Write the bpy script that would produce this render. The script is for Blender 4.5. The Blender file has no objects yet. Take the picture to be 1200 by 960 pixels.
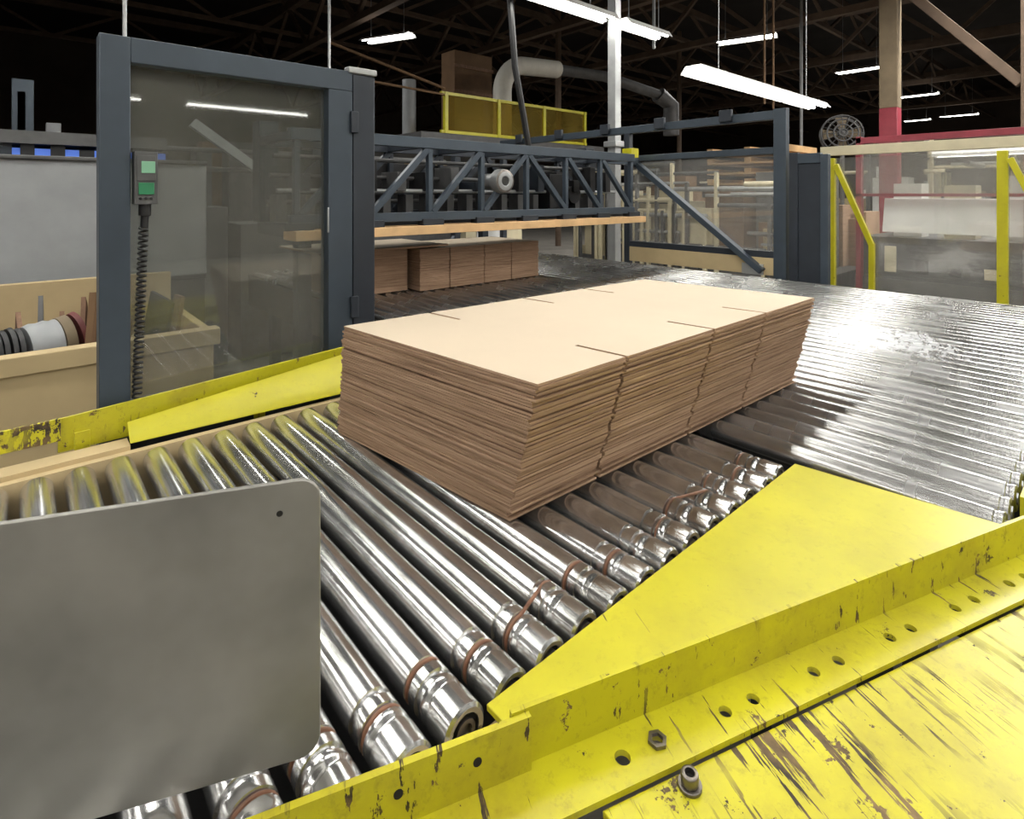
import bpy, bmesh, math, random
from mathutils import Vector, Matrix
random.seed(7)
S=bpy.context.scene
S.view_settings.view_transform='Standard'

# ---------------------------------------------------------------- materials
def lin(c):
    return tuple(((x/255.)/12.92 if x/255.<=.04045 else (((x/255.)+.055)/1.055)**2.4) for x in c)+(1.,)
def newmat(name):
    m=bpy.data.materials.new(name); m.use_nodes=True
    nt=m.node_tree; b=nt.nodes['Principled BSDF']; return m,nt,b
def noise(nt,scale,detail=4,vec=None,rough=.6,mscale=None):
    tc=nt.nodes.new('ShaderNodeTexCoord'); n=nt.nodes.new('ShaderNodeTexNoise')
    n.inputs['Scale'].default_value=scale; n.inputs['Detail'].default_value=detail; n.inputs['Roughness'].default_value=rough
    if vec is not None: nt.links.new(vec,n.inputs['Vector'])
    elif mscale:
        mp=nt.nodes.new('ShaderNodeMapping'); mp.inputs['Scale'].default_value=mscale[:3]
        if len(mscale)>3:
            mr=nt.nodes.new('ShaderNodeMapping'); mr.inputs['Rotation'].default_value=(0,0,mscale[3])
            nt.links.new(tc.outputs['Object'],mr.inputs['Vector']); nt.links.new(mr.outputs[0],mp.inputs['Vector'])
        else: nt.links.new(tc.outputs['Object'],mp.inputs['Vector'])
        nt.links.new(mp.outputs[0],n.inputs['Vector'])
    else: nt.links.new(tc.outputs['Object'],n.inputs['Vector'])
    return n.outputs['Fac']
def ramp(nt,src,stops):
    r=nt.nodes.new('ShaderNodeValToRGB'); nt.links.new(src,r.inputs['Fac'])
    e=r.color_ramp.elements
    while len(e)<len(stops): e.new(.5)
    for i,(p,c) in enumerate(stops):
        e[i].position=p; e[i].color=c if len(c)==4 else (*c,1)
    return r.outputs['Color']
def g(v): return (v,v,v,1)
def math_(nt,op,a,b_=None):
    m=nt.nodes.new('ShaderNodeMath'); m.operation=op
    for i,s in enumerate((a,b_)):
        if s is None: continue
        if hasattr(s,'links'): nt.links.new(s,m.inputs[i])
        else: m.inputs[i].default_value=s
    return m.outputs[0]
def mix(nt,fac,a,b):
    m=nt.nodes.new('ShaderNodeMix'); m.data_type='RGBA'
    for s,i in ((fac,0),(a,6),(b,7)):
        if hasattr(s,'links'): nt.links.new(s,m.inputs[i])
        else: m.inputs[i].default_value=s
    return m.outputs[2]
def bump(nt,b,src,strength,dist=.002):
    bn=nt.nodes.new('ShaderNodeBump'); bn.inputs['Strength'].default_value=strength; bn.inputs['Distance'].default_value=dist
    nt.links.new(src,bn.inputs['Height']); nt.links.new(bn.outputs[0],b.inputs['Normal'])
def plain(name,c,rough=.6,metal=0,var=.18,sc=6,bmp=0):
    m,nt,b=newmat(name); c=lin(c)
    lo=tuple(x*(1-var) for x in c[:3]); hi=tuple(min(1,x*(1+var)) for x in c[:3])
    n=noise(nt,sc)
    nt.links.new(ramp(nt,n,[(.3,lo),(.7,hi)]),b.inputs['Base Color'])
    b.inputs['Roughness'].default_value=rough; b.inputs['Metallic'].default_value=metal
    if bmp: bump(nt,b,noise(nt,sc*12),bmp)
    return m
def yellow(name,t1,t2,dirtmax=.3,base=(196,189,30)):
    """t1: threshold of long scratches, t2: threshold of chips"""
    m,nt,b=newmat(name); c=lin(base)
    n1=noise(nt,5); col=ramp(nt,n1,[(.3,tuple(x*.82 for x in c[:3])),(.7,c)])
    s1=noise(nt,26,5,mscale=(.25,3.4,1,-1.15),rough=.6); s2=noise(nt,22,8,rough=.72)
    msk=ramp(nt,noise(nt,5.5,3),[(.42,g(0)),(.56,g(1))])
    def th(s,t): return ramp(nt,s,[(t,g(0)),(t+.015,g(1))])
    a=math_(nt,'MULTIPLY',th(s1,t1),msk)
    chip=math_(nt,'MAXIMUM',a,th(s2,t2))
    dirt=ramp(nt,noise(nt,6,7,rough=.7),[(.46,g(0)),(.8,g(dirtmax))])
    col=mix(nt,dirt,col,lin((132,108,48)))
    fine=ramp(nt,noise(nt,60,4,rough=.7),[(.55,g(0)),(.75,g(dirtmax*.7))])
    col=mix(nt,fine,col,lin((120,104,40)))
    under=ramp(nt,noise(nt,20),[(.4,lin((46,36,26))),(.7,lin((128,104,66)))])
    col=mix(nt,chip,col,under)
    nt.links.new(col,b.inputs['Base Color'])
    nt.links.new(ramp(nt,chip,[(0,g(.36)),(1,g(.7))]),b.inputs['Roughness'])
    bump(nt,b,math_(nt,'SUBTRACT',1,chip),.35,.001)
    return m
def roller_mat(name,u0,pitch,lo,hi,r0,r1,glints=False,sc=26,met=.92):
    m,nt,b=newmat(name)
    tc=nt.nodes.new('ShaderNodeTexCoord'); sp=nt.nodes.new('ShaderNodeSeparateXYZ'); nt.links.new(tc.outputs['Object'],sp.inputs[0])
    idx=math_(nt,'FLOOR',math_(nt,'ADD',math_(nt,'DIVIDE',math_(nt,'SUBTRACT',sp.outputs[0],u0),pitch),.5))
    cb=nt.nodes.new('ShaderNodeCombineXYZ'); nt.links.new(math_(nt,'MULTIPLY',idx,7.37),cb.inputs[0]); nt.links.new(sp.outputs[1],cb.inputs[1])
    v=cb.outputs[0]
    n=noise(nt,sc,3,vec=v,rough=.5)       # machining rings round the tube
    n0=noise(nt,4,2,vec=v)
    col=ramp(nt,n,[(.3,lin((lo,lo,lo-3))),(.6,lin((hi,hi,hi)))])
    col=mix(nt,ramp(nt,n0,[(.5,g(0)),(.75,g(.35))]),col,lin((lo*.75,lo*.72,lo*.68)))
    rg=ramp(nt,n,[(.3,g(r0)),(.7,g(r1))])
    b.inputs['Metallic'].default_value=met
    if glints:  # broken pale specks: lamp sparkle painted into the roller colour
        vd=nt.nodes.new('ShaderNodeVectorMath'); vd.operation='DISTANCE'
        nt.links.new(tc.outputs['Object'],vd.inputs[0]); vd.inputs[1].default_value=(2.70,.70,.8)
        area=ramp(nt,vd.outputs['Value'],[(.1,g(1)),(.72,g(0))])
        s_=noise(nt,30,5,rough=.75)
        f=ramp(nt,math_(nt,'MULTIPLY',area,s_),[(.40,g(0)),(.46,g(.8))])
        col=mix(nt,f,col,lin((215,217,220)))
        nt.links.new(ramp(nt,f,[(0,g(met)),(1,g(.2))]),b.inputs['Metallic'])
    nt.links.new(col,b.inputs['Base Color']); nt.links.new(rg,b.inputs['Roughness'])
    return m
def glassmat(name,tint,dirt,gl=.08,dirtc=(150,150,146)):
    m=bpy.data.materials.new(name); m.use_nodes=True; nt=m.node_tree; nt.nodes.clear()
    o=nt.nodes.new('ShaderNodeOutputMaterial')
    tr=nt.nodes.new('ShaderNodeBsdfTransparent'); tr.inputs[0].default_value=lin(tint)
    df=nt.nodes.new('ShaderNodeBsdfDiffuse'); df.inputs[0].default_value=lin(dirtc)
    gs=nt.nodes.new('ShaderNodeBsdfGlossy'); gs.inputs['Roughness'].default_value=.03
    m1=nt.nodes.new('ShaderNodeMixShader'); m2=nt.nodes.new('ShaderNodeMixShader')
    n=noise(nt,1.6,2,mscale=(1,1,.5),rough=.5)
    f=ramp(nt,n,[(.3,g(dirt*.5)),(.75,g(dirt*1.5))])
    nt.links.new(f,m1.inputs[0]); nt.links.new(tr.outputs[0],m1.inputs[1]); nt.links.new(df.outputs[0],m1.inputs[2])
    m2.inputs[0].default_value=gl
    nt.links.new(m1.outputs[0],m2.inputs[1]); nt.links.new(gs.outputs[0],m2.inputs[2])
    nt.links.new(m2.outputs[0],o.inputs[0]); return m
def emis(name,c,s):
    m,nt,b=newmat(name); b.inputs['Emission Color'].default_value=lin(c); b.inputs['Emission Strength'].default_value=s
    b.inputs['Base Color'].default_value=lin(c); return m
def cardside():
    m,nt,b=newmat('cardboard_edge')
    n=noise(nt,3,5,mscale=(1.5,1.5,70),rough=.75)
    c=ramp(nt,n,[(.3,lin((112,86,66))),(.5,lin((158,128,103))),(.7,lin((186,156,130)))])
    nt.links.new(c,b.inputs['Base Color']); b.inputs['Roughness'].default_value=.9; return m

PB=.0735; UB=1.393
M={}
M['steel']=roller_mat('roller_steel',.32,.0723,192,214,.17,.23,False,12); M['steelB']=roller_mat('roller_steel_glints',UB,PB,160,180,.24,.29,True,5,.9)
M['alu']=plain('dull_aluminium_sheet',(144,142,136),.45,.6,.24,5)
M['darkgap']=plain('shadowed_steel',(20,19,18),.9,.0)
M['bearing']=plain('bearing_steel',(120,114,108),.35,.9,.3,40)
M['oring']=plain('brown_drive_belt',(118,80,58),.5,0,.25,60)
M['yel']=yellow('yellow_paint',.72,.675,.28); M['yelw']=yellow('yellow_paint_worn',.62,.63,.7); M['yels']=yellow('yellow_paint_scraped',.555,.61,.6)
M['yelx']=yellow('yellow_paint_blackened',.5,.53,.9)
M['navy']=plain('dark_blue_steel',(60,70,80),.45,.2,.12)
M['navyd']=plain('dark_navy_steel',(42,48,56),.5,.2,.15)
M['black']=plain('black_plastic',(26,26,27),.45)
M['hole']=plain('dark_hole',(22,20,18),.9)
M['cardtop']=plain('kraft_liner',(192,177,155),.8,0,.04,3)
M['cardside']=cardside()
M['cardside2']=plain('cardboard_edge_dark',(128,100,80),.9,0,.25,30)  # darker brown board for crate slats and scrap
M['wood']=plain('light_wood',(206,168,120),.6,0,.12,8)
M['tan']=plain('tan_board',(186,166,126),.7,0,.1,3)
M['brown']=plain('brown_crate_board',(112,86,60),.8,0,.2,4)
M['colp']=plain('column_paint',(120,106,84),.7,0,.2,3)
M['cream']=plain('cream_machine',(200,190,160),.5,0,.1)
M['gray']=plain('gray_cabinet',(152,155,157),.5,.1,.08)
M['dgray']=plain('dark_gray_machine',(84,84,84),.6,.2,.25)
M['white']=plain('white_panel',(230,230,228),.5,0,.05)
M['red']=plain('red_paint',(136,48,60),.5)
M['darkred']=plain('dark_red_wrap',(104,46,44),.6)
M['blue']=plain('blue_panel',(70,110,180),.4)
M['concrete']=plain('concrete_floor',(150,146,138),.6,0,.2,2,.1)
M['wall']=plain('dark_wall',(84,73,64),.9,0,.25,.6)
M['ceil']=plain('dark_roof_deck',(40,34,30),.9,0,.3,.8)
M['beam']=plain('brown_roof_steel',(92,76,62),.8,0,.25,3)
M['galv']=plain('galvanised_post',(160,162,162),.4,.6,.12)
M['duct']=plain('white_duct',(215,213,203),.5,0,.08)
M['glass']=glassmat('door_polycarbonate',(215,217,214),.20,.05,(160,160,152))
M['glass2']=glassmat('fence_polycarbonate',(240,240,238),.14,.07,(205,203,198))
M['yglass']=glassmat('yellow_translucent',(205,185,120),.20,.03,(180,160,80))
M['tube']=emis('fluorescent_tube',(255,253,245),16)
M['lcd']=emis('green_display',(120,170,140),.03)
M['label']=plain('green_label',(40,120,80),.5)
M['bluewin']=emis('blue_lit_window',(90,130,230),.3)  # glow of a blue lit window strip

# ---------------------------------------------------------------- builder
class B:
    def __init__(s): s.bm=bmesh.new(); s.mats=[]
    def mi(s,k):
        if k not in s.mats: s.mats.append(k)
        return s.mats.index(k)
    def poly(s,pts,k,smooth=False):
        f=s.bm.faces.new([s.bm.verts.new(p) for p in pts]); f.material_index=s.mi(k); f.smooth=smooth; return f
    def hexa(s,b,t,k,kt=None):
        n=len(b); vb=[s.bm.verts.new(p) for p in b]; vt=[s.bm.verts.new(p) for p in t]
        i=s.mi(k); it=s.mi(kt) if kt else i
        f=s.bm.faces.new(vt); f.material_index=it
        f=s.bm.faces.new(vb[::-1]); f.material_index=i
        for a in range(n):
            c=(a+1)%n; f=s.bm.faces.new([vb[a],vb[c],vt[c],vt[a]]); f.material_index=i
    def box(s,a,b,k,kt=None):
        (x0,y0,z0),(x1,y1,z1)=a,b
        s.hexa([(x0,y0,z0),(x1,y0,z0),(x1,y1,z0),(x0,y1,z0)],[(x0,y0,z1),(x1,y0,z1),(x1,y1,z1),(x0,y1,z1)],k,kt)
    def prism(s,pts,z0,z1,k,kt=None):
        s.hexa([(p[0],p[1],z0) for p in pts],[(p[0],p[1],z1) for p in pts],k,kt)
    def beam(s,p,q,w,h,k,up=(0,0,1)):
        p=Vector(p);q=Vector(q);d=(q-p).normalized();u=Vector(up)
        if abs(d.dot(u))>.98: u=Vector((0,1,0))
        x=d.cross(u).normalized()*w/2; y=x.cross(d).normalized()*h/2
        c=[-x-y,x-y,x+y,-x+y]
        s.hexa([p+v for v in c],[q+v for v in c],k)
    def rev(s,o,ax,prof,k,seg=28,kmap=None,smooth=True):
        o=Vector(o);ax=Vector(ax).normalized();t=Vector((0,0,1)) if abs(ax.z)<.9 else Vector((1,0,0))
        x=ax.cross(t).normalized();y=ax.cross(x)
        rings=[]
        for a,r in prof:
            c=o+ax*a
            if r<=1e-6: rings.append([s.bm.verts.new(c)])
            else: rings.append([s.bm.verts.new(c+x*(r*math.cos(2*math.pi*i/seg))+y*(r*math.sin(2*math.pi*i/seg))) for i in range(seg)])
        for j in range(len(rings)-1):
            A,Bq=rings[j],rings[j+1]; kk=s.mi(kmap[j] if kmap and j in kmap else k)
            for i in range(seg):
                n=(i+1)%seg
                if len(A)==1 and len(Bq)==1: continue
                if len(A)==1: vs=[A[0],Bq[n],Bq[i]]
                elif len(Bq)==1: vs=[A[i],A[n],Bq[0]]
                else: vs=[A[i],A[n],Bq[n],Bq[i]]
                f=s.bm.faces.new(vs); f.material_index=kk; f.smooth=smooth
    def cyl(s,p,q,r,k,seg=16):
        p=Vector(p);q=Vector(q);L=(q-p).length
        s.rev(p,q-p,[(0,0),(0,r),(L,r),(L,0)],k,seg)
    def tube(s,pts,r,k,seg=8,closed=False):
        pts=[Vector(p) for p in pts]; n=len(pts); rings=[]
        for i,p in enumerate(pts):
            if closed: d=pts[(i+1)%n]-pts[i-1]
            else: d=pts[min(i+1,n-1)]-pts[max(i-1,0)]
            d.normalize(); t=Vector((0,1,0)) if abs(d.y)<.9 else Vector((1,0,0))
            x=d.cross(t).normalized(); y=d.cross(x)
            rings.append([s.bm.verts.new(p+x*(r*math.cos(2*math.pi*j/seg))+y*(r*math.sin(2*math.pi*j/seg))) for j in range(seg)])
        m=s.mi(k)
        for i in range(n if closed else n-1):
            A=rings[i];C=rings[(i+1)%n]
            for j in range(seg):
                l=(j+1)%seg; f=s.bm.faces.new([A[j],A[l],C[l],C[j]]); f.material_index=m; f.smooth=True
        if not closed:
            for R in (rings[0],rings[-1]):
                f=s.bm.faces.new(R); f.material_index=m
    def done(s,name,bevel=0):
        bmesh.ops.recalc_face_normals(s.bm,faces=s.bm.faces[:])
        me=bpy.data.meshes.new(name); s.bm.to_mesh(me); s.bm.free()
        for k in s.mats: me.materials.append(M[k])
        me.set_sharp_from_angle(angle=math.radians(35))
        o=bpy.data.objects.new(name,me); S.collection.objects.link(o)
        if bevel:
            md=o.modifiers.new('bevel','BEVEL'); md.width=bevel; md.segments=2; md.limit_method='ANGLE'; md.angle_limit=math.radians(40)
        return o

# world axes: +X = travel direction of the boxes, +Y = along the rollers, Z up; roller tops at z=0.80
R=.0285; ZC=.80-R
# ---------------------------------------------------------------- room shell
b=B(); b.box((-14,-10,-.1),(46,30,0),'concrete'); b.done('floor')
b=B(); b.box((-14,-10,8),(46,30,8.1),'ceil'); b.done('ceiling')
b=B(); b.box((46,-10,0),(46.2,30,8),'wall'); b.done('wall_far')
b=B(); b.box((-14,30,0),(46,30.2,8),'wall'); b.done('wall_left')
b=B(); b.box((-14,-10.2,0),(46,-10,8),'wall'); b.done('wall_right')
b=B(); b.box((-14.2,-10,0),(-14,30,8),'wall'); b.done('wall_back')

# ---------------------------------------------------------------- foreground roller conveyor
b=B()
NEAR=.525; FAR=1.555; L=FAR-NEAR
for k in range(-9,14):
    u=.32+k*.0723
    off=random.uniform(-.003,.003)
    prof=[(.007,0),(.007,.009),(.0,.009),(.0,.0135),(.006,.0135),(.006,.019),(.001,.0195),(0,.0255),(.0035,R+.0005),(.040,R+.0005),(.043,R-.002),
          (.047,R-.002),(.050,R),(.058,R),(.060,R-.004),(.067,R-.004),(.069,R),(.083,R),(.085,R-.004),(.092,R-.004),(.094,R),
          (L-.004,R),(L,R-.004),(L,.012),(L+.006,.012),(L+.006,0)]
    b.rev((u,NEAR+off,ZC),(0,1,0),prof,'steel',64,{0:'bearing',1:'bearing',2:'bearing',3:'bearing',4:'darkgap',5:'bearing'})
def ring(u,a,r=R-.0032):
    pts=[(u+r*math.cos(t),NEAR+a,ZC+r*math.sin(t)) for t in [2*math.pi*i/28 for i in range(28)]]
    b.tube(pts,.0027,'oring',8,True)
def loop(u0,u1,a0,a1,r=R-.003):
    pts=[]
    for i in range(15):
        t=math.pi/2+math.pi*i/14; pts.append((u0+r*math.cos(t),NEAR+a0,ZC+r*math.sin(t)))
    for i in range(15):
        t=-math.pi/2+math.pi*i/14; pts.append((u1+r*math.cos(t),NEAR+a1,ZC+r*math.sin(t)))
    b.tube(pts,.0028,'oring',8,True)
for k in range(-3,14):
    u=.32+k*.0723
    if k==3: loop(u,u+.0723,.0635,.0885)
    elif k==9: loop(u,u+.0723,.0885,.0635)
    elif k in (4,10): pass
    elif k not in (7,): ring(u,.0885 if k%2 else .0635)
b.box((-.45,1.565,.60),(1.31,1.585,.795),'tan'); b.box((-.45,1.585,.79),(.2,1.64,.806),'tan')
b.box((-.45,.500,.60),(1.31,.519,.762),'tan')
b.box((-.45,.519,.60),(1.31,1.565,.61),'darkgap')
for x in (-.40,1.2):
    for y in (.52,1.52): b.box((x,y,0),(x+.06,y+.045,.6),'navyd')
b.done('roller_conveyor')

# ---------------------------------------------------------------- large cross transfer roller bed
b=B()
RB=.0270; u=UB
while u<4.08:
    v0=.165
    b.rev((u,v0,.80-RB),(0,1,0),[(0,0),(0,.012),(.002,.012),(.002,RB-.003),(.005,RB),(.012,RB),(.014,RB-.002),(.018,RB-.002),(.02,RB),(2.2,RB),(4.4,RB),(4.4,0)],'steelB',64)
    u+=PB
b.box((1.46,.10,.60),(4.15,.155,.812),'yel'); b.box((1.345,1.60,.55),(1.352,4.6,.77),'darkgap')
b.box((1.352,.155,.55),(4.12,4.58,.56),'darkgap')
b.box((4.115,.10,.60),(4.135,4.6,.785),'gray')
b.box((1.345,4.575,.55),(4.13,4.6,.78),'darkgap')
for x in (1.47,4.03):
    for y in (.3,2.4,4.45): b.box((x,y,0),(x+.07,y+.07,.55),'navyd')
b.done('roller_transfer_bed')

# ---------------------------------------------------------------- cardboard bundles
def bundle(top,bot,z0,z1,nsheet,fr,sl,slotw=.008,jit=.0030):
    """stack of slotted corrugated sheets; corners: front-left, front-right, back-right, back-left"""
    b=B(); h=(z1-z0)/nsheet
    for i in range(nsheet):
        t=(i+.5)/nsheet
        j=lambda:random.uniform(-jit,jit)
        q=[Vector((bot[c][0]*(1-t)+top[c][0]*t, bot[c][1]*(1-t)+top[c][1]*t)) for c in range(4)]
        dx,dy=j(),j()
        if random.random()<.14: dy-=.004
        q=[v+Vector((dx,dy)) for v in q]
        def pt(s,w):
            a=q[0].lerp(q[1],s); c=q[3].lerp(q[2],s); return a.lerp(c,w)
        LL=(q[1]-q[0]).length; sw=slotw/LL
        za=z0+h*i+ .0002; zb=z0+h*(i+1)-h*.19
        cols=[]; prev=0
        for f in fr: cols.append((prev,f-sw/2)); prev=f+sw/2
        cols.append((prev,1))
        kt='cardtop' if i==nsheet-1 else 'cardside'
        for (s0,s1) in cols:
            P=[pt(s0,0),pt(s1,0),pt(s1,sl),pt(s0,sl)]; b.prism([(p.x,p.y) for p in P],za,zb,'cardside',kt)
            P=[pt(s0,1-sl),pt(s1,1-sl),pt(s1,1),pt(s0,1)]; b.prism([(p.x,p.y) for p in P],za,zb,'cardside',kt)
        P=[pt(0,sl),pt(1,sl),pt(1,1-sl),pt(0,1-sl)]; b.prism([(p.x,p.y) for p in P],za,zb,'cardside',kt)
    return b
b=bundle([(.652,.668),(1.84,.665),(1.76,1.235),(.59,1.278)],[(.675,.772),(1.85,.735),(1.80,1.30),(.605,1.345)],.802,1.082,50,(.205,.49,.72),.2,.0095)
b.done('cardboard_box_stack')
q4=[(1.86,2.95),(2.88,2.95),(2.88,3.5),(1.86,3.5)]
b=bundle(q4,q4,.802,1.06,38,(.22,.5,.74),.18)
b.prism([(1.2,2.9),(2.05,2.92),(2.05,3.5),(1.2,3.5)],1.075,1.085,'cardside','cardtop')
b.prism([(1.38,3.05),(1.83,3.05),(1.83,3.5),(1.38,3.5)],.802,1.073,'cardside')
b.done('cardboard_box_stack')

# ---------------------------------------------------------------- stop plate (foreground left)
b=B()
p0=Vector((.243,.583)); d=Vector((-.25,.11)).normalized(); nrm=Vector((-d.y,d.x))*.006
W=.50; Z0=.806; Z1=1.1; rc=.022
out=[]
def corner(cx,cz,a0,a1):
    for i in range(7):
        a=math.radians(a0+(a1-a0)*i/6); out.append((cx+rc*math.cos(a),cz+rc*math.sin(a)))
corner(W-rc,Z1-rc,0,90); corner(rc,Z1-rc,90,180); corner(rc,Z0+rc,180,270); corner(W-rc,Z0+rc,270,360)
A=[]
C=[]
for s_,z in out:
    p=p0+d*s_; A.append((p.x,p.y,z)); C.append((p.x+nrm.x,p.y+nrm.y,z))
b.hexa(A,C,'alu')
h=p0+d*.040
b.cyl((h.x-nrm.x*.1,h.y-nrm.y*.1,1.068),(h.x+nrm.x*1.1,h.y+nrm.y*1.1,1.068),.0035,'hole',14)
q=p0+d*.42
b.beam((q.x,q.y-.012,.84),(q.x,q.y-.30,.84),.04,.02,'alu')
b.beam((q.x,q.y-.30,.85),(q.x,q.y-.30,.0),.04,.04,'navyd')
b.done('sheet_metal_stop_plate',.0012)

# ---------------------------------------------------------------- yellow deck plate
b=B()
b.prism([(.42,.519),(.42,.463),(1.362,.131),(1.362,.16),(1.318,.519)],.782,.79,'yel')
b.box((1.20,.30,.0),(1.26,.36,.782),'navyd')
b.done('yellow_deck_plate',.001)
# ---------------------------------------------------------------- angle iron rail with holes
A0=Vector((.425,.455)); D=Vector((.909,-.319)).normalized(); N=Vector((D.y,-D.x))
if N.y>0: N=-N
def rp(s,w): p=A0+D*s+N*w; return (p.x,p.y)
b=B()
b.prism([rp(-.02,0),rp(1.7,0),rp(1.7,.006),rp(-.02,.006)],.765,.832,'yelw')
holes=[(.511,.397),(.555,.381),(.650,.349),(.692,.334),(.791,.299),(.834,.282),(.932,.247),(.974,.231),(1.072,.197),(1.117,.182),(1.204,.149),(1.245,.134),(1.35,.098),(1.39,.083)]
FW0,FW1=.006,.069
ss=sorted([( (Vector(h)-A0).dot(D), .0078 if i>1 else .009) for i,h in enumerate(holes)])
wc=.040; cur=-.26; zt,zb=.770,.763
for s_,r in ss:
    c=.016
    b.prism([rp(cur,FW0),rp(s_-c,FW0),rp(s_-c,FW1),rp(cur,FW1)],zb,zt,'yelw'); cur=s_+c
    n=32; inn=[];outr=[]
    for i in range(n):
        a=2*math.pi*i/n; ca,sa=math.cos(a),math.sin(a)
        inn.append(rp(s_+r*ca,wc+r*sa))
        k=1/max(abs(ca),abs(sa)); x=ca*k*c; y=sa*k
        yy=wc+ (y*(FW1-wc) if y>0 else y*(wc-FW0))
        outr.append(rp(s_+x,yy))
    for i in range(n):
        j=(i+1)%n
        b.poly([(*outr[i],zt),(*outr[j],zt),(*inn[j],zt),(*inn[i],zt)],'yelw')
        b.poly([(*inn[i],zt),(*inn[j],zt),(*inn[j],zb),(*inn[i],zb)],'yelw')
        b.poly([(*outr[i],zt),(*outr[j],zt),(*outr[j],zb),(*outr[i],zb)],'yelw')
b.prism([rp(cur,FW0),rp(1.7,FW0),rp(1.7,FW1),rp(cur,FW1)],zb,zt,'yelw')
b.prism([rp(-.29,.006),rp(.0,.0065),rp(.0,.014),rp(-.29,.0135)],.765,.829,'yelw')
for s_ in (-.062,-.145):
    p=rp(s_,.0130);q=rp(s_,.0145); b.cyl((*p,.803),(*q,.803),.0048,'hole',16)
hx=Vector(holes[1]); hx=rp((hx-A0).dot(D),wc)
b.rev((*hx,.7705),(0,0,1),[(0,.007),(0,.0115),(.004,.0115),(.004,.007),(0,.007)],'bearing',6,smooth=False)
b.beam((*rp(-.2,.03),.0),(*rp(-.2,.03),.762),.05,.05,'navyd'); b.beam((*rp(1.5,.03),.0),(*rp(1.5,.03),.74),.05,.05,'navyd')
b.done('yellow_angle_iron_rail')
# ---------------------------------------------------------------- scraped yellow cover plate
b=B()
b.prism([rp(.055,.0715),rp(1.7,.0715),(2.0,-.45),(.46,-.45),(.445,.285)],.754,.762,'yels')
bx=(.542,.322)
b.cyl((*bx,.7615),(*bx,.766),.013,'bearing',20)
b.rev((*bx,.766),(0,0,1),[(0,0),(0,.0095),(.010,.0095),(.0115,.008),(.0115,.005),(.006,.005),(.006,0)],'bearing',20,{4:'hole',5:'hole'})
for q in ((.6,-.4),(1.9,-.4),(1.7,0.0)): b.box((q[0],q[1],0),(q[0]+.05,q[1]+.05,.754),'navyd')
b.done('yellow_machine_cover',.001)

# ---------------------------------------------------------------- left yellow side guide
b=B()
def vs(u0,u1,v0,v1,za0,zb0,za1,zb1,k):
    b.hexa([(u0,v0,za0),(u1,v0,za1),(u1,v1,za1),(u0,v1,za0)],[(u0,v0,zb0),(u1,v0,zb1),(u1,v1,zb1),(u0,v1,zb0)],k)
vs(.07,.86,1.665,1.672,.80,.878,.80,.925,'yelw')
vs(-.45,.075,1.650,1.658,.832,.872,.832,.884,'yelx')
P=[(.20,1.590,.808),(.86,1.568,.808),(.86,1.655,.905),(.20,1.640,.838)]
b.hexa(P,[(p[0],p[1]+.002,p[2]+.006) for p in P],'yel')
for x in (-.3,.1,.5,.8): b.box((x,1.586,.60),(x+.03,1.668,.64),'navyd'); b.box((x,1.6585,.60),(x+.03,1.6645,.84),'yelw')
b.done('yellow_side_guide',.001)

# ---------------------------------------------------------------- guard door
b=B(); V0,V1=1.70,1.76
b.box((.150,V0,0),(.215,V1,1.80),'navy')
b.box((.215,V0,1.735),(.815,V1,1.80),'navy')
b.box((.735,V0,0),(.815,V1,1.735),'navy')
b.box((.215,V0,.80),(.735,V1,.865),'navy')
b.box((.215,V0,.10),(.735,V1,.16),'navy')
b.box((.818,V0-.0,0),(.895,V1+.02,1.79),'navyd')
b.box((.215,V0+.035,.865),(.735,V0+.040,1.735),'glass')
b.box((.215,V0+.030,.16),(.735,V0+.045,.80),'navyd')
for z in (1.0,1.6): b.box((.806,V0-.012,z),(.832,V0,z+.07),'navyd')
b.box((.80,V0-.006,1.795),(.90,V0+.03,1.815),'galv')
b.box((.729,V0-.006,1.28),(.735,V0+.0,1.36),'galv')
b.done('guard_door',.003)
b=B(); x0,x1=.222,.272; y0,y1=1.688,1.733
b.box((x0,y0,1.375),(x1,y1,1.51),'dgray'); b.box((x0+.004,y0-.002,1.435),(x1-.004,y0,1.50),'dgray')
b.box((x0+.014,y0-.004,1.455),(x1-.006,y0-.002,1.485),'lcd'); b.box((x0+.008,y0-.0035,1.40),(x1-.008,y0-.0005,1.43),'label')
for i in range(3): b.cyl((x0+.012+.012*i,y0,1.39),(x0+.012+.012*i,y0-.004,1.39),.0035,'black',10)
b.cyl((.247,1.71,1.375),(.247,1.71,1.345),.014,'black',16); b.cyl((.247,1.71,1.345),(.245,1.71,1.31),.009,'black',12)
pts=[]
for i in range(760):
    t=i/759; z=1.32-.47*t; a=t*2*math.pi*36
    r=.009; pts.append((.244-.016*t+r*math.cos(a),1.708+r*math.sin(a),z))
b.tube(pts,.0032,'black',6)
b.done('pendant_control_box',.0015)

# ---------------------------------------------------------------- truss machine over the bed
b=B(); U0,U1=.98,3.72
for v in (2.70,3.15):
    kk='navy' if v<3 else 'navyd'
    b.box((U0,v,1.665),(U1,v+.05,1.725),kk); b.box((U0,v,1.25),(U1,v+.05,1.30),kk)
    xs=[U0+.02+i*(U1-U0-.06)/7 for i in range(8)]
    for i,x in enumerate(xs):
        b.box((x,v+.008,1.30),(x+.028,v+.042,1.665),kk)
        if i<7:
            x2=xs[i+1]
            if i<4: b.beam((x+.03,v+.02,1.30),(x2,v+.02,1.665),.034,.034,kk)
            else: b.beam((x+.03,v+.02,1.665),(x2,v+.02,1.30),.034,.034,kk)
for x in xs: b.beam((x,2.74,1.69),(x,3.16,1.69),.04,.04,'navyd'); b.box((x-.05,2.685,1.225),(x+.09,2.75,1.262),'navyd')
b.box((U0,2.635,1.178),(U1+.06,2.80,1.225),'wood')
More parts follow.
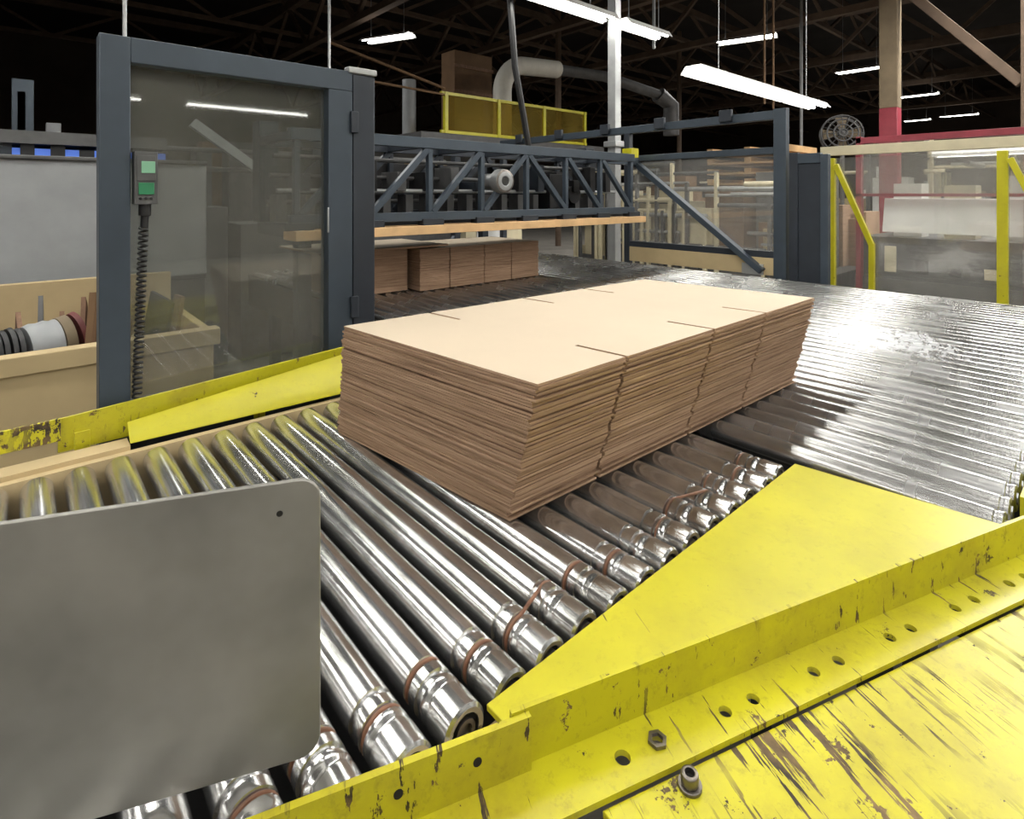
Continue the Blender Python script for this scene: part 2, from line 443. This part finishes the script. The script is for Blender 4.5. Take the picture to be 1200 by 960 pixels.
b.box((U0,2.80,1.19),(U1,3.2,1.25),'navyd'); b.box((U0,3.19,1.25),(U1,3.2,1.60),'black')  # black sheet added as backing, gives the truss its dark interior
for z,v,k in ((1.42,2.9,'galv'),(1.50,3.0,'dgray'),(1.60,2.95,'dgray'),(1.36,3.05,'dgray')): b.cyl((U0,v,z),(U1,v,z),.013,k,10)
for x in [U0+.15*i for i in range(18)]: b.box((x,2.9,1.26),(x+.05,3.0,1.40),'dgray'); 
for i in range(14): x=U0+.1+i*.19; b.box((x,2.86,1.42),(x+.06,3.05,1.42+random.uniform(.05,.2)),random.choice(['black','dgray','navyd']))
b.rev((2.30,2.655,1.485),(0,1,0),[(0,0),(0,.03),(-.004,.032),(-.004,.06),(.0,.074),(.03,.078),(.06,.078),(.06,.05),(.2,.05),(.2,0)],'galv',24,{0:'black',3:'bearing'})
b.box((2.9,2.85,1.3),(3.1,3.1,1.55),'black'); b.cyl((3.2,2.88,1.4),(3.2,3.1,1.4),.07,'black',20)
for x in (U0,U1-.06): b.box((x,3.16,1.25),(x+.1,3.28,1.8),'navyd')
b.beam((3.7,2.99,1.69),(4.14,2.99,1.69),.06,.06,'navy')
b.box((1.22,3.25,0),(1.30,3.33,1.70),'navyd'); b.beam((1.24,3.15,1.69),(1.24,3.3,1.69),.06,.06,'navyd')
b.box((3.95,2.9,1.72),(4.05,3.0,1.80),'yel')
b.done('overhead_truss_machine',.002)

b=B()
b.box((1.4,5.0,0),(3.6,5.6,1.15),'dgray'); b.box((3.75,5.0,0),(4.6,5.5,1.12),'cream'); b.box((3.9,4.99,.9),(4.3,5.0,1.05),'white')
b.beam((3.3,4.75,.8),(3.65,4.75,1.25),.05,.05,'navy'); b.box((3.75,4.7,0),(3.83,4.78,1.7),'navyd')
b.cyl((3.95,4.98,1.0),(3.95,5.0,1.0),.05,'blue',16)
b.box((-1.5,5.0,0),(1.3,5.5,1.3),'dgray'); b.box((.1,4.9,.2),(.7,5.0,1.1),'dgray')
b.beam((1.0,4.8,1.95),(2.3,4.8,1.0),.06,.07,'gray')
for x in (1.9,3.4): b.box((x,4.72,0),(x+.07,4.80,1.9),'navyd')
for z in (1.6,1.75): b.cyl((-.5,4.9,z),(3.4,4.9,z),.02,'dgray',8)
b.done('feeder_machine',.003)

# ---------------------------------------------------------------- gate frame at the end of the bed
b=B(); U=4.16
b.box((U,1.70,0),(U+.06,1.79,2.03),'navy'); b.box((U,1.79,1.955),(U+.06,4.9,2.02),'navy')
b.box((U,1.79,1.70),(U+.05,3.1,1.75),'navy'); b.box((U,3.08,0),(U+.05,3.14,1.955),'navyd')
b.beam((U-.02,3.06,1.73),(U-.02,1.86,.83),.045,.07,'navy',(1,0,0))
b.box((U+.02,1.79,.98),(U+.025,3.08,1.70),'glass2'); b.box((U,1.79,.93),(U+.05,3.08,.98),'navyd')
b.box((U,1.79,.80),(U+.04,3.08,.93),'tan')
for v in (2.1,2.7,3.3,3.9,4.5): b.box((U-.03,v,1.97),(U,v+.10,2.06),'navyd')
b.box((U,4.84,0),(U+.06,4.9,1.955),'navyd')
b.box((U-.02,1.86,.80),(U-.0,2.02,.88),'galv')
b.done('guard_gate',.003)
b=B()
b.box((U,1.42,0),(U+.05,1.47,1.68),'navy'); b.box((U,1.62,0),(U+.05,1.68,1.70),'navyd'); b.box((U,1.47,1.62),(U+.05,1.62,1.69),'navy')
b.box((U+.01,1.47,.2),(U+.04,1.62,1.62),'navyd')
b.done('guard_gate_post',.003)

# ---------------------------------------------------------------- yellow framed fence
b=B(); U=4.7
for v in (1.56,.555,-.5):
    b.box((U,v,0),(U+.05,v+.055,1.68),'yel')
    b.beam((U+.0,v-.01,1.63),(U-.0,v-.25,1.03),.035,.035,'yel',(1,0,0)); b.box((U-.02,v-.27,0),(U+.015,v-.235,1.04),'yel')
b.box((U,-.9,1.70),(U+.05,1.66,1.77),'cream')
b.box((U+.02,-.9,.10),(U+.026,1.56,1.68),'glass2')
b.box((U,-.9,.06),(U+.05,1.6,.10),'yel')
b.done('yellow_guard_fence',.002)

# ---------------------------------------------------------------- machines beyond the fence
b=B(); U=6.6
b.box((U,-2.2,.0),(U+1.2,2.0,.55),'dgray'); b.box((U+.3,-2.2,.55),(U+1.2,2.0,.95),'dgray')
b.hexa([(U+.02,.15,1.02),(U+.3,.15,1.02),(U+.3,1.75,1.02),(U+.02,1.75,1.02)],[(U+.1,.15,1.36),(U+.35,.15,1.36),(U+.35,1.75,1.36),(U+.1,1.75,1.36)],'white')
b.hexa([(U+.02,-2.2,1.02),(U+.3,-2.2,1.02),(U+.3,.10,1.02),(U+.02,.10,1.02)],[(U+.1,-2.2,1.34),(U+.35,-2.2,1.34),(U+.35,.10,1.34),(U+.1,.10,1.34)],'cream')
for v in (-2.2,-.8,.62,1.92): b.box((U-.05,v,0),(U+.03,v+.05,2.0),'red')
b.box((U-.05,-2.2,1.93),(U+.03,1.97,1.99),'red'); b.box((U-.05,-2.2,1.38),(U+.03,1.97,1.41),'red')
b.box((U-.02,-2.2,1.41),(U-.015,1.92,1.92),'glass2')
for i in range(9):
    v=-2+i*.44; hh=random.uniform(.08,.3)
    b.box((U+.5,v,.95),(U+.8,v+.25,1.34+hh),random.choice(['white','white','gray','cream','white']))
for i in range(6): b.cyl((U+.2,-1.9+i*.6,1.7),(U+1.0,-1.9+i*.6,1.7),.03,'dgray',8)
b.cyl((U-.04,.1,.55),(U-.04,.1,.9),.03,'red',8)
for i in range(8): b.box((U-.02,-.2+i*.26,.62),(U,-.1+i*.26,.62+random.uniform(.08,.3)),random.choice(['gray','black','cream','dgray']))
b.done('red_framed_machine',.004)

def clutter(name,u0,u1,v0,v1,n,zs,pal,sd):
    random.seed(sd); b=B()
    b.box((u0,v0,0),(u1,v1,zs*.35),'dgray')
    for i in range(n):
        x=random.uniform(u0,u1-.5);y=random.uniform(v0,v1-.5);z=random.uniform(zs*.2,zs)
        w,d_,h_=random.uniform(.1,.6),random.uniform(.1,.7),random.uniform(.05,.35)
        b.box((x,y,z*.4),(x+w,y+d_,z+h_),random.choice(pal))
    for i in range(n//2):
        y=random.uniform(v0,v1);z=random.uniform(zs*.5,zs*1.2)
        b.cyl((u0-.02,y,z),(u0-.02,min(v1,y+random.uniform(.3,1.4)),z),random.uniform(.015,.04),random.choice(['galv','cream','dgray']),8)
        b.box((u0-.05,y,0),(u0,y+.04,z),random.choice(['cream','dgray','dgray']))
    return b.done(name,.004)
clutter('carton_folding_machine',6.2,8.6,2.2,5.6,70,1.5,['cream','tan','brown','gray','cardside','dgray','dgray','brown'],3)
clutter('printing_press',9.5,12.5,-3,2.0,40,1.8,['white','white','gray','cream','dgray'],5)
clutter('conveyor_line',14,18,-6,8,50,2.0,['gray','white','tan','cream','gray'],9)
clutter('slitter_machine',-1,3,7.2,9.5,40,1.9,['dgray','gray','dgray','brown'],13)
clutter('corrugator_machine',4.5,9,10.5,13,40,2.4,['gray','dgray','dgray','tan'],14)
clutter('corrugator_machine',-6,2,11.5,14,40,2.6,['gray','dgray','dgray','brown'],15)
b=B()
for z in range(7): b.box((8.8+.01*(z%2),3.55,1.05+z*.17),(9.9,4.9,1.05+z*.17+.03),'wood'); b.box((8.8,3.55+.0,1.08+z*.17),(9.9,3.62,1.15+z*.17),'wood'); b.box((8.8,4.15,1.08+z*.17),(9.9,4.25,1.15+z*.17),'wood'); b.box((8.8,4.8,1.08+z*.17),(9.9,4.9,1.15+z*.17),'wood')
b.box((8.75,3.5,0),(9.95,4.95,1.05),'cardside')
b.done('wooden_pallet_stack')

# ---------------------------------------------------------------- mezzanine
b=B()
b.box((3.8,6.0,2.12),(7.4,10,2.2),'dgray')
for x in (3.9,7.2):
    for y in (6.1,9.8): b.box((x,y,0),(x+.12,y+.12,2.12),'navyd')
b.box((4.17,6.0,2.22),(6.9,6.01,2.72),'yglass')
b.box((4.1,5.99,2.70),(6.95,6.03,2.74),'yel'); b.box((4.1,5.99,2.2),(6.95,6.03,2.24),'yel')
for x in (4.15,5.05,5.95,6.88): b.box((x,5.98,2.2),(x+.05,6.03,2.74),'yel')
b.tube([(2.6,6.0,2.2),(2.6,6.0,3.1),(4.15,6.0,2.78)],.02,'brown')
b.tube([(2.6,6,2.75),(4.15,6,2.7)],.015,'brown')
b.done('mezzanine_platform')
b=B(); b.box((5.75,8.0,2.2),(6.6,8.4,3.95),'brown')
for i in range(4): b.box((5.73,7.98,2.3+i*.45),(6.62,8.0,2.36+i*.45),'cardside2')
b.done('wooden_crate')
b=B()
pts=[(6.0,7,2.2),(6.0,7,3.1)]
for i in range(1,10):
    a=math.pi/2*i/9; pts.append((6.0+.5-.5*math.cos(a),7,3.1+.5*math.sin(a)))
pts+=[(7.3,7,3.66)]
b.tube(pts,.155,'duct',20); b.tube([(7.3,7,3.66),(8.4,6.8,3.66),(9.6,6.4,3.4)],.10,'dgray',16)
b.tube([(9.6,6.4,3.4),(9.9,6.3,3.2),(9.9,6.3,2.6)],.16,'dgray',16)
b.tube([(4.35,7.2,2.2),(4.35,7.2,3.1)],.10,'gray',14)
b.done('ventilation_duct')

# ---------------------------------------------------------------- columns, roof trusses
b=B(); b.box((4.66,3.63,0),(4.76,3.73,8),'galv'); b.box((4.63,3.60,1.9),(4.79,3.76,1.96),'galv'); b.done('steel_column',.006)
b=B(); b.box((9,2.2,0),(9.2,2.42,2.6),'red'); b.box((9,2.2,2.6),(9.2,2.42,8),'colp')
b.beam((9.1,2.25,4.35),(9.1,.95,2.75),.12,.14,'beam',(1,0,0)); b.box((9,.75,0),(9.2,.95,8),'beam'); b.done('building_column',.008)
b=B()
for u in (6,10,14,19,25,32):
    b.box((u,-10,6.9),(u+.18,30,7.15),'beam'); b.box((u,-10,5.5),(u+.18,30,5.66),'beam')
    v=-10
    i=0
    while v<29:
        b.beam((u+.09,v,5.6 if i%2 else 7.0),(u+.09,v+1.5,7.0 if i%2 else 5.6),.10,.09,'beam',(1,0,0)); v+=1.5; i+=1
for v in (-4,1,6,9.5,13,17,22):
    b.box((-14,v,7.15),(46,v+.14,7.35),'beam'); b.box((-14,v,6.2),(46,v+.10,6.32),'beam')
    u=-6
    while u<36: b.beam((u,v+.05,6.25),(u+1.7,v+.05,7.2),.08,.08,'beam',(0,1,0)); b.beam((u+1.7,v+.05,7.2),(u+3.4,v+.05,6.25),.08,.08,'beam',(0,1,0)); u+=3.4
b.done('roof_truss')
b=B()
for (x,y,z0,z1,r,k) in ((1.95,4.5,1.9,7,.012,'galv'),(6.2,4.2,3.3,7,.02,'galv'),(.5,4.2,1.6,7,.012,'galv'),(7.4,3.3,2.6,7,.015,'brown'),(7.9,3.4,2.6,7,.015,'brown'),(12,4.6,2,7,.03,'galv')):
    b.cyl((x,y,z0),(x,y,z1),r,k,8)
b.tube([(3.4,3.9,7),(3.42,3.9,3.4),(3.5,3.9,2.6),(3.62,3.9,2.1),(3.7,3.9,1.75)],.03,'black',8)
for u in (11,17): b.cyl((u,10.5,0),(u,10.5,7),.08,'beam',8)
b.done('hanging_conduit')

# ---------------------------------------------------------------- drum fan
b=B(); c=Vector((8.9,2.85,2.28))
ax=Vector((-.8,-.45,.1)).normalized()
for rr,off in ((.27,.0),(.27,.12),(.20,-.04),(.12,-.06),(.05,-.07)):
    x=ax.cross(Vector((0,0,1))).normalized(); y=ax.cross(x)
    b.tube([c-ax*off+x*(rr*math.cos(t))+y*(rr*math.sin(t)) for t in [2*math.pi*i/24 for i in range(24)]],.012,'dgray',6,True)
for i in range(16):
    t=2*math.pi*i/16; b.tube([c+ax*.07,c+ax*.04+x*(.2*math.cos(t))+y*(.2*math.sin(t)),c+x*(.27*math.cos(t))+y*(.27*math.sin(t))],.006,'dgray',5)
for i in range(4):
    t=math.pi/2*i; e=x*math.cos(t)+y*math.sin(t); w=y*math.cos(t)-x*math.sin(t)
    b.hexa([c-ax*.05+e*.04-w*.03,c-ax*.05+e*.24-w*.08,c-ax*.02+e*.24+w*.08,c-ax*.02+e*.04+w*.03],[c-ax*.045+e*.04-w*.03,c-ax*.045+e*.24-w*.08,c-ax*.015+e*.24+w*.08,c-ax*.015+e*.04+w*.03],'colp')
b.cyl(c-ax*.1,c,.06,'dgray'); b.cyl(c-Vector((0,0,.27)),(c.x,c.y,0),.03,'dgray',10)
b.cyl(c+Vector((0,0,-.26)),c+Vector((0,0,-.29)),.06,'dgray')
b.done('industrial_fan')

# ---------------------------------------------------------------- left background: bin, cabinet, pipes
b=B()
b.box((-1.2,2.30,0),(.55,2.33,.895),'tan'); b.box((-1.2,2.29,.84),(.57,2.35,.90),'tan'); b.box((.52,2.33,0),(.55,3.1,.895),'tan')
b.box((-1.2,3.08,0),(.55,3.12,1.03),'tan'); b.box((-1.2,2.33,0),(.52,3.08,.62),'cardside2'); b.box((-1.2,2.33,0),(-1.17,3.08,.895),'tan')
b.done('scrap_bin',.003)
b=B(); random.seed(4)
for i in range(14):
    b.beam((-.3+i*.06,2.62+random.uniform(0,.3),.64),(-.32+i*.065,2.7+random.uniform(0,.3),.90+random.uniform(0,.10)),.015,.14,random.choice(['black','dgray','cardside2','brown']))
for i in range(9): b.rev((-.16+i*.019,2.50+.004*(i%3),.865),(1,.25,.0),[(0,.04),(.0,.080+.006*(i%2)),(.012,.084+.006*(i%2)),(.012,.04)],'black',24)
b.rev((.02,2.52,.875),(1,.3,.1),[(0,.0),(0,.074),(.02,.080),(.04,.076),(.06,.08),(.075,.074),(.09,.076),(.09,.0)],'gray',28)
b.rev((.11,2.56,.88),(1,.3,.12),[(0,.0),(0,.080),(.03,.083),(.03,.0)],'colp',28)
b.rev((.155,2.58,.885),(1,.3,.2),[(0,.0),(0,.082),(.016,.086),(.016,.0)],'darkred',28)
b.beam((.20,2.5,.64),(.235,2.60,1.02),.02,.20,'brown'); b.beam((.23,2.53,.64),(.265,2.66,1.08),.012,.2,'darkred'); b.beam((.25,2.6,.64),(.30,2.78,1.09),.02,.2,'cardside2')
b.box((-.35,2.4,.625),(.5,3.0,.72),'cardside2')
b.done('scrap_rolls')
b=B()
b.box((-1.5,3.3,0),(.75,3.9,1.0),'black'); b.box((-1.5,3.28,.98),(.75,3.9,1.56),'gray')
b.box((-1.5,3.26,1.555),(.75,3.9,1.575),'dgray'); b.box((-1.5,3.27,.96),(.75,3.3,.985),'black')
b.done('gray_machine_cabinet',.006)
b=B()
pts=[(-.12,3.5,1.577),(-.12,3.5,1.98)]
for i in range(1,7): a=math.pi*i/6; pts.append((-.19+.07*math.cos(a),3.5,1.98+.07*math.sin(a)))
pts.append((-.26,3.5,1.6)); b.tube(pts,.028,'galv',12)
b.box((-.02,3.6,1.577),(.06,3.68,1.96),'navy'); b.box((-.0,3.6,1.7),(.03,3.63,1.9),'navyd'); b.box((.02,3.62,1.577),(.5,3.66,1.64),'navyd')
b.box((-1.2,3.5,1.58),(.6,3.54,1.62),'bluewin'); b.box((-1.2,3.46,1.64),(.6,3.7,1.70),'dgray')
for i in range(16): b.box((-1.2+i*.11,3.49,1.577),(-1.2+i*.11+random.uniform(.04,.1),3.6,1.62+random.uniform(0,.06)),random.choice(['black','dgray','navyd']))
b.done('machine_top_piping')

# ---------------------------------------------------------------- lighting fixtures
PW=.158
def fixture(p,q,w=.22,power=None,drop=True):
    b=B(); p=Vector(p);q=Vector(q);d=(q-p).normalized();sd=d.cross(Vector((0,0,1)))
    up=Vector((0,0,1))
    A=[p-sd*w*.3+up*.07,p+sd*w*.3+up*.07,p+sd*w*.5,p-sd*w*.5]; C=[v+(q-p) for v in A]
    for i,j in ((0,1),(1,2),(3,0)): b.poly([A[i],A[j],C[j],C[i]],'white')
    for s_ in (-.25,.25): b.cyl(p+sd*w*s_+up*.02+d*.03,q+sd*w*s_+up*.02-d*.03,.017,'tube',10)
    if drop:
        for t in (.15,.85):
            m=p.lerp(q,t); b.cyl(m+up*.07,(m.x,m.y,7.3),.005,'galv',6)
    b.done('fluorescent_light')
    if power:
        for dn in (True,False):  # second lamp is added uplight above the housing, lifts the dark roof
            l=bpy.data.lights.new('fluorescent_lamp','AREA'); l.shape='RECTANGLE'; l.size=(q-p).length; l.size_y=w*(.8 if dn else .4); l.energy=power*PW*(1 if dn else .018); l.color=(1,.97,.93)
            o=bpy.data.objects.new('fluorescent_lamp',l); S.collection.objects.link(o)
            o.location=(p+q)/2+(-up*.012 if dn else up*.085); o.rotation_euler=(0 if dn else math.pi,0,math.atan2(d.y,d.x))
fixture((4.57,2.68,2.5),(7.7,2.72,2.5),.26,50)
fixture((2.4,3.65,3.2),(4.62,3.65,3.2),.22,90); fixture((4.8,3.65,3.2),(5.6,3.65,3.2),.22,40)
for p,q in (((12.54,6.73,5),(12.88,5.47,5)),((6.15,12.2,5),(6.68,10.97,5)),((18.3,6.03,5),(18.3,4.79,5)),((24.6,6.05,5),(24.6,4.77,5)),((32.2,6.2,5),(32.2,4.8,5)),((32.8,7.75,5),(32.8,6.67,5)),((1.5,8.5,5.4),(1.5,9.8,5.4))):
    fixture(p,q,.42,900)
for p,q in (((9.5,1.0,5),(9.5,-.3,5)),((14,-3,5),(14,-1.7,5)),((9.5,-4,5),(9.5,-2.7,5))): fixture(p,q,.3,1500)  # added out-of-view fixtures, brighten the area beyond the fence
fixture((8.5,-.8,1.86),(8.5,1.7,1.86),.22,160,False)  # added strip light, stands in for tubes mirrored in the polycarbonate
for v,z in ((.1,3.3),(1.75,3.5),(-1.6,3.4)):
    for u in (-2.0,.7,3.4): fixture((u,v,z),(u+2.2,v,z),.24,78)
for u,v in ((-6,-1.5),(-6,1.8),(-5,-5),(-1.5,-5),(2,-5),(-5,5)): fixture((u,v,3.2),(u+2.2,v,3.2),.24,330)  # added unseen fixtures behind and beside the camera, fill for front-facing sides
for u in (-.6,2.3,5.2): fixture((u,-8,3.05),(u+2.2,-8,3.05),.24,250)
fixture((6.4,-.4,3.5),(8.6,-.4,3.5),.24,500); fixture((6.4,1.0,4.2),(8.6,1.0,4.2),.24,500)  # also added out of view, more light beyond the fence
fixture((-1.5,5.2,4.6),(.7,5.2,4.6),.24,220)
fixture((-1.5,3.0,3.6),(.7,3.0,3.6),.24,90)

w=bpy.data.worlds.new('warehouse_air'); S.world=w; w.use_nodes=True
w.node_tree.nodes['Background'].inputs[0].default_value=(.55,.55,.6,1); w.node_tree.nodes['Background'].inputs[1].default_value=.03

# ---------------------------------------------------------------- camera (level, vertical lens shift)
cam=bpy.data.cameras.new('camera'); o=bpy.data.objects.new('camera',cam); S.collection.objects.link(o)
cam.sensor_width=36; cam.sensor_fit='HORIZONTAL'; cam.lens=653/1200*36; cam.shift_y=-(480-228)/1200.; cam.clip_start=.02; cam.clip_end=200
fw=Vector((.664,.748,0)); o.location=(0,0,1.4)
o.rotation_euler=fw.to_track_quat('-Z','Y').to_euler()
S.camera=o
